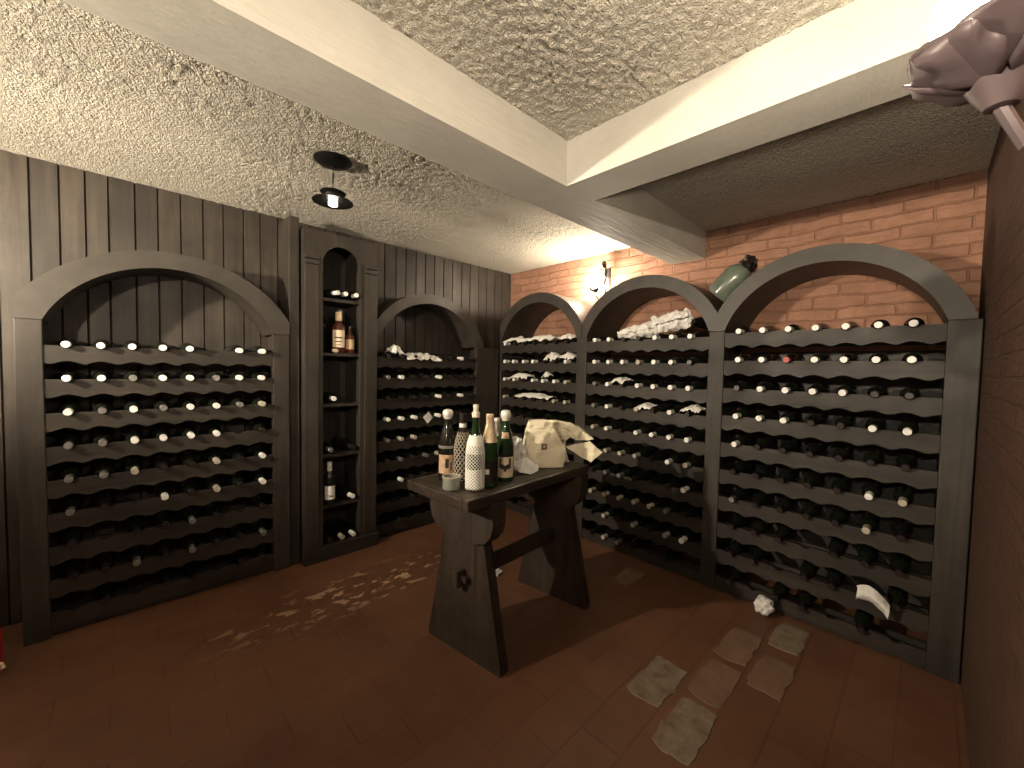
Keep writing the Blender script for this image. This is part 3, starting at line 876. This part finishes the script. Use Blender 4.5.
def build_tin():
    bm = bmesh.new(); lathe(bm, [(0, .001), (.037, 0), (.039, .002), (.039, .046), (.041, .048), (.041, .054), (.036, .054), (.036, .010), (0, .010)], 32)
    o = obj('tin', bm, M['tin'], smooth=True, loc=(-1.965, -1.695, ZT)); tag(o, 'low open grey-green tin on the table corner', 'tin')
    bm = bmesh.new(); lathe(bm, [(.0405, .0545), (.0405, .057), (.0365, .057), (.0365, .0545)], 32); obj('rim', bm, M['label_cream'], o, smooth=True)
build_tin()

# paper bag: crumpled stand-up sack with a small square logo
def bag_loft(name, label, rings, mat, mtx, seed, amt, cat='paper bag', thick=.0012, caps=False):
    """rings: list of (z, half width, half depth, dx, dy); open tube of rounded rectangles"""
    bm = bmesh.new(); per = 44; R_ = []
    for z, hw, hd, dx, dy in rings:
        ring = []
        for k in range(per):
            a = 2*PI*k/per; c, s = math.cos(a), math.sin(a)
            e = .32
            x = hw*math.copysign(abs(c)**e, c); y = hd*math.copysign(abs(s)**e, s)
            p = Vector((x+dx, y+dy, z))
            q = p*13+Vector((seed, seed*2, 0)); g = min(1, max(0, z*12))
            p += Vector((noise.noise(q), noise.noise(q+Vector((7, 3, 1))), noise.noise(q+Vector((1, 9, 5)))*.5))*amt*g
            q = p*34; p += Vector((noise.noise(q), noise.noise(q+Vector((7, 3, 1))), 0))*amt*.35*g
            ring.append(bm.verts.new(p))
        R_.append(ring)
    for A, B in zip(R_, R_[1:]):
        for k in range(per): bm.faces.new((A[k], A[(k+1) % per], B[(k+1) % per], B[k]))
    bm.faces.new(list(reversed(R_[0])))
    o = obj(name, bm, mat); o.matrix_world = mtx; solidify(o, thick); tag(o, label, cat)
    return o
BX, BY = -1.330, -1.680
ba = facing(BX, BY)+PI/2+.22     # width axis roughly across the view
rings = []
for i in range(19):
    t = i/18
    rings.append((.248*t, .108+.012*math.sin(5*t)-.022*t, .062+.006*math.sin(7*t)-.018*t, -.012*t+.006*math.sin(6*t), .01*t))
bag = bag_loft('paper_bag', 'crumpled cream paper bag with small square mark standing on the table', rings, M['paper'],
               Matrix.Translation((BX, BY, ZT+.004)) @ Matrix.Rotation(ba, 4, 'Z'), 4, .016)
def square_mark():
    bm = bmesh.new()
    cx, cz, y = -.012, .118, -.0735
    for a0, a1, b0, b1 in ((-.014, .014, .010, .015), (-.014, .014, -.015, -.010), (-.014, -.008, -.010, .010), (.008, .014, -.010, .010)):
        box(bm, cx+a0, cx+a1, y-.001, y, cz+b0, cz+b1)
    obj('square_logo', bm, M['mark'], bag)
square_mark()
# second bag, toppled and bent over the table end: arched back, torn flap and open mouth
def poly_sheet(name, pts, org, sc, depth, seed, amt, mat, parent, cuts=4, rim=0):
    """an outline cut from paper, facing local -y, bent in depth by depth(x, z); rim folds its upper edge back"""
    P = [((a-org[0])/sc, (org[1]-b)/sc) for a, b in pts]
    bm = bmesh.new()
    f = bm.faces.new([bm.verts.new((x, 0, z)) for x, z in P])
    back = None
    if rim:
        k = rim[0]; vs = list(f.verts)[:k]
        nb = [bm.verts.new((v.co.x, rim[1], v.co.z)) for v in vs]
        for i in range(k-1): bm.faces.new((vs[i], vs[i+1], nb[i+1], nb[i]))
    bmesh.ops.triangulate(bm, faces=[f])
    for _ in range(cuts):
        es = [e for e in bm.edges if e.calc_length() > .014]
        if es: bmesh.ops.subdivide_edges(bm, edges=es, cuts=1)
        bmesh.ops.triangulate(bm, faces=bm.faces[:])
    for v in bm.verts:
        x, z = v.co.x, v.co.z
        q = Vector((x*22, v.co.y*22, z*22+seed*5))
        v.co.y += depth(x, z)+amt*noise.noise(q)+amt*.5*noise.noise(q*2.7)
        v.co.x += amt*.4*noise.noise(q+Vector((9, 1, 4))); v.co.z += amt*.4*noise.noise(q+Vector((2, 8, 3)))
    o = obj(name, bm, mat, parent); solidify(o, .001)
    return o
def toppled():
    x, y = -1.185, -1.722
    root = thing('torn_paper_bag', 'torn cream paper bag drooping over the table end beside the upright bag', 'paper bag', (x, y, ZT+.004), facing(x, y)+PI/2)
    org, sc = (600, 560), 1755
    poly_sheet('arched_side', [(470, 150), (525, 160), (640, 172), (740, 212), (820, 270), (885, 325), (830, 332), (700, 330), (650, 306), (612, 340), (598, 400), (540, 420), (490, 400)],
               org, sc, lambda a, b: .02+.5*(a*a), 2, .012, M['paper'], root, rim=(6, .07))
    poly_sheet('torn_flap', [(598, 402), (700, 368), (838, 333), (965, 435), (905, 495), (860, 545), (780, 510), (690, 452)],
               org, sc, lambda a, b: .014-.12*a, 5, .009, M['paper'], root)
    poly_sheet('base_fold', [(470, 430), (575, 430), (604, 452), (625, 520), (645, 556), (560, 557), (470, 557)], org, sc, lambda a, b: .005+.12*b, 7, .006, M['paper'], root, rim=(4, .06))
    return root
toppled()
# white paper napkin slumped beside the orange-labelled champagne
def napkin():
    x, y = -1.530, -1.735
    root = thing('paper_napkin', 'crumpled white paper napkin between the orange-labelled champagne and the bag', 'napkin', (x, y, ZT+.003), facing(x, y)+PI/2)
    poly_sheet('standing_fold', [(10, 372), (60, 365), (115, 392), (135, 480), (185, 560), (240, 610), (200, 700), (60, 690), (20, 640)], (165, 695), 1920, lambda a, b: .03+.25*b, 3, .022, M['tissue'], root, rim=(5, .03))
    poly_sheet('lying_fold', [(40, 570), (120, 580), (190, 600), (292, 640), (300, 690), (215, 716), (110, 700), (45, 660)], (165, 716), 1920, lambda a, b: -.02+.9*b, 9, .014, M['tissue'], root, rim=(4, .04))
napkin()

# ------------------------------------------------------------------ jug on top of the racks
def jug():
    A = Vector((-.25, -2.196, 1.838)); B = Vector((-.25, -2.34, 1.982)); d = (B-A).normalized()
    q = d.to_track_quat('Z', 'Y').to_matrix().to_4x4()
    prof = [(0, .006), (.06, .004), (.075, 0), (.079, .006), (.080, .02), (.080, .150), (.074, .178), (.055, .205), (.032, .226), (.026, .24), (.026, .265), (0, .265)]
    bm = bmesh.new(); lathe(bm, prof, 32); o = obj('glass_jug', bm, M['glass_grey'], smooth=True)
    o.matrix_world = Matrix.Translation(A) @ q
    tag(o, 'grey-green glass jug lying in the valley between two brick-wall arches', 'jug')
    bm = bmesh.new(); bmesh.ops.create_icosphere(bm, subdivisions=3, radius=.052)
    for v in bm.verts:
        n = v.co.normalized(); v.co = n*.052*(.75+.7*abs(noise.noise(n*2.6))+.2*noise.noise(n*6))
        v.co.z += .245; v.co.x *= 1.15
    obj('torn_wrapper', bm, M['cap_dark'], o)
jug()

# ------------------------------------------------------------------ lamps
def petal(bm, L_, W, base, az, lift, curl, nu=12, nv=8, wave=.006, seed=0):
    """leaf-shaped petal opening outward from base at azimuth az"""
    c, s = math.cos(az), math.sin(az); g = []
    for i in range(nu+1):
        t = i/nu; row = []
        r = .012+L_*t*math.cos(lift+curl*t*.5); z = L_*t*math.sin(lift+curl*t*.5)
        hw = W*math.sin(PI*min(1, .12+.88*t))**.7*(1-.15*t) if t < .999 else .002
        for j in range(nv+1):
            k = (j/nv-.5)*2
            y = hw*k*(1+.10*math.sin(14*t+seed)); zz = z+.22*hw*k*k-wave*math.cos(k*9)
            row.append(bm.verts.new((base[0]+r*c-y*s, base[1]+r*s+y*c, base[2]+zz)))
        g.append(row)
    for i in range(nu):
        for j in range(nv): bm.faces.new((g[i][j], g[i+1][j], g[i+1][j+1], g[i][j+1]))
    return bm

def sphere_bm(r, seg=24, rings=14, sz=1):
    bm = bmesh.new(); bmesh.ops.create_uvsphere(bm, u_segments=seg, v_segments=rings, radius=r)
    for v in bm.verts: v.co.z *= sz
    return bm

def leaf_cup_lamp(root, ename, E, rad=.062, lift=.42, L_=.088, W=.072):
    obj('globe_bulb', sphere_bm(rad), emis(ename, WARM, E), root, smooth=True, loc=(0, 0, rad+.022))
    for k in range(5):
        bm = bmesh.new(); petal(bm, L_, W, (0, 0, -.008), 2*PI*k/5+1.9, lift, .55, seed=k, wave=.0012)
        p = obj('leaf', bm, M['leafmetal'], root, smooth=True); solidify(p, .002)
    bm = bmesh.new(); lathe(bm, [(0, -.035), (.014, -.03), (.024, -.014), (.034, .006), (.032, .012), (.02, .018), (0, .019)], 24); obj('socket_cup', bm, M['leafmetal'], root, smooth=True)
def added_baffle(root):  # disc added over unseen bulbs to block light on the ceiling above
    bm = bmesh.new(); lathe(bm, [(0, .118), (.03, .117), (.112, .104), (.113, .100), (.03, .111), (0, .112)], 32); obj('shade', bm, M['iron'], root, smooth=True)
    bm = bmesh.new(); tube(bm, [(0, -.040, .0), (0, -.052, .05), (0, -.046, .112)], .004); obj('baffle_stay', bm, M['iron'], root, smooth=True)
def near_sconce():
    x, y, z = -2.30, -3.204, 1.684
    root = thing('wall_sconce', 'glowing globe wall lamp in a dull bronze leaf cup on the end wall', 'wall lamp', (x, y, z))
    leaf_cup_lamp(root, 'near_bulb_glow', E_NEAR)
    end_wall_mount(root)
def added_sconce():  # unseen lamp, added to brighten the ceiling and racks
    root = thing('wall_sconce', 'added unseen leaf-cupped globe wall lamp on the end wall behind the viewer', 'wall lamp', (-4.3, -3.212, 1.80))
    leaf_cup_lamp(root, 'added_bulb_glow', E_ADDED, .035, .05, .125, .085)
    added_baffle(root)
    end_wall_mount(root)
def end_wall_mount(root):
    bm = bmesh.new(); tube(bm, [(0, 0, -.03), (.01, -.02, -.075), (.02, -.06, -.085), (.02, -.098, -.06)], .007); obj('arm', bm, M['leafmetal'], root, smooth=True)
    bm = bmesh.new(); lathe(bm, [(0, 0), (.045, 0), (.042, .008), (.02, .012), (0, .012)], 24, Matrix.Translation((.02, -.1075, -.06)) @ Matrix.Rotation(-PI/2, 4, 'X'))
    obj('wall_plate', bm, M['leafmetal'], root, smooth=True)
def side_lamp():
    root = thing('hanging_lamp', 'bronze leaf-cupped globe lamp hanging from the plaster ceiling, outside the picture', 'pendant lamp', (-4.35, -1.05, 1.845))
    leaf_cup_lamp(root, 'side_bulb_glow', E_SIDE, .035, -.40, .125, .085)
    added_baffle(root)
    bm = bmesh.new(); tube(bm, [(0, 0, .13), (0, 0, H-1.845)], .006); obj('stem', bm, M['iron'], root, smooth=True)
def far_sconce():
    x, y, z = -.125, -1.168, 2.075
    root = thing('wall_sconce', 'lit bulb wall lamp with black iron scrolls on the brick wall above the racks', 'wall lamp', (x, y, z))
    obj('globe_bulb', sphere_bm(.040, 20, 12, 1.35), emis('far_bulb_glow', WARM, E_FAR), root, smooth=True)
    bm = bmesh.new(); lathe(bm, [(0, -.082), (.012, -.08), (.016, -.06), (.022, -.052), (.022, -.044), (0, -.044)], 18); obj('socket_cup', bm, M['iron'], root, smooth=True)
    for k in range(5):
        bm = bmesh.new(); petal(bm, .060, .016, (0, 0, -.070), 2*PI*k/5+.3, .15, .9, seed=k, wave=.002)
        p = obj('leaf', bm, M['iron'], root, smooth=True); solidify(p, .002)
    bm = bmesh.new()
    pth = [(.0, .0, -.08), (.02, -.01, -.125), (.07, -.02, -.13), (.105, -.03, -.09)]
    tube(bm, pth, .006); obj('arm', bm, M['iron'], root, smooth=True)
    bm = bmesh.new()
    pth = []
    for i in range(19):
        t = i/18; a = -.6+3.0*t
        pth.append((.085-.035*t, -.050+.012*math.sin(6*t), -.09+.27*t+.01*math.sin(7*t)))
    tube(bm, pth, [.0105*(1-.4*i/18) for i in range(19)]); obj('scroll', bm, M['iron'], root, smooth=True)
    for zz, sz in ((.06, .075), (.13, .065), (.0, .055)):
        bm = bmesh.new(); petal(bm, sz, .024, (.065, -.048, zz), 2.4+zz*8, .7, .6, wave=.002)
        p = obj('scroll_leaf', bm, M['iron'], root, smooth=True); solidify(p, .002)
    bm = bmesh.new(); box(bm, .1165, .1245, -.065, -.005, -.13, .14, .003); obj('wall_plate', bm, M['iron'], root)
def pendant():
    x, y = -2.26, -1.08
    root = thing('pendant_lamp', 'small black pendant lamp with flat disc shade hanging from the plaster ceiling', 'pendant lamp', (x, y, H))
    bm = bmesh.new(); lathe(bm, [(0, -.001), (.088, -.001), (.088, -.006), (.070, -.020), (.028, -.030), (.010, -.034), (0, -.034)], 32); obj('ceiling_canopy', bm, M['iron'], root, smooth=True)
    bm = bmesh.new(); tube(bm, [(0, 0, -.032), (.001, 0, -.07), (-.001, 0, -.11), (0, 0, -.150)], .0045); obj('stem', bm, M['iron'], root, smooth=True)
    bm = bmesh.new(); lathe(bm, [(0, -.145), (.012, -.146), (.058, -.157), (.060, -.160), (.036, -.168), (.036, -.192), (0, -.192)], 28); obj('collar', bm, M['iron'], root, smooth=True)
    bm = bmesh.new(); lathe(bm, [(.0, -.193), (.045, -.194), (.093, -.201), (.094, -.205), (.045, -.200), (0, -.199)], 36); obj('shade', bm, M['iron'], root, smooth=True)
    bm = bmesh.new(); lathe(bm, [(0, -.200), (.017, -.201), (.020, -.203), (.020, -.219), (.014, -.222), (0, -.222)], 20); obj('bulb', bm, emis('pendant_bulb_glow', WARM, E_PEND), root, smooth=True)
E_NEAR, E_FAR, E_PEND, E_SIDE, E_ADDED = 210, 630, 25, 7800, 5200
near_sconce(); far_sconce(); pendant(); side_lamp(); added_sconce()
# ------------------------------------------------------------------ red canister at the edge of the picture
def canister():
    o = thing('canister', 'red rounded canister on the floor at the foot of the broad rack', 'canister', (-3.492, -.45, 0))
    bm = bmesh.new(); lathe(bm, [(0, .002), (.07, 0), (.082, .008), (.085, .02), (.085, .17), (.078, .195), (.05, .212), (.02, .22), (0, .22)], 32); obj('body', bm, M['red'], o, smooth=True)
    bm = bmesh.new(); lathe(bm, [(.021, .214), (.026, .216), (.026, .24), (.022, .245), (0, .245)], 20); obj('lid', bm, M['iron'], o, smooth=True)
    bm = bmesh.new(); tube(bm, [(.070, -.055, .070), (.088, -.062, .062), (.094, -.066, .045)], .008); obj('spout', bm, M['label_cream'], o, smooth=True)
canister()

# ------------------------------------------------------------------ world and view
w = bpy.data.worlds.new('world'); SC.world = w; w.use_nodes = True
w.node_tree.nodes['Background'].inputs[0].default_value = (.02, .018, .015, 1)
SC.view_settings.view_transform = 'Standard'; SC.view_settings.look = 'None'
SC.view_settings.exposure = 0.0; SC.view_settings.gamma = 1; SC.view_settings.use_curve_mapping = False
SC.cycles.use_denoising = True
SC.cycles.max_bounces = 8; SC.cycles.diffuse_bounces = 1
SC.cycles.sample_clamp_indirect = 6
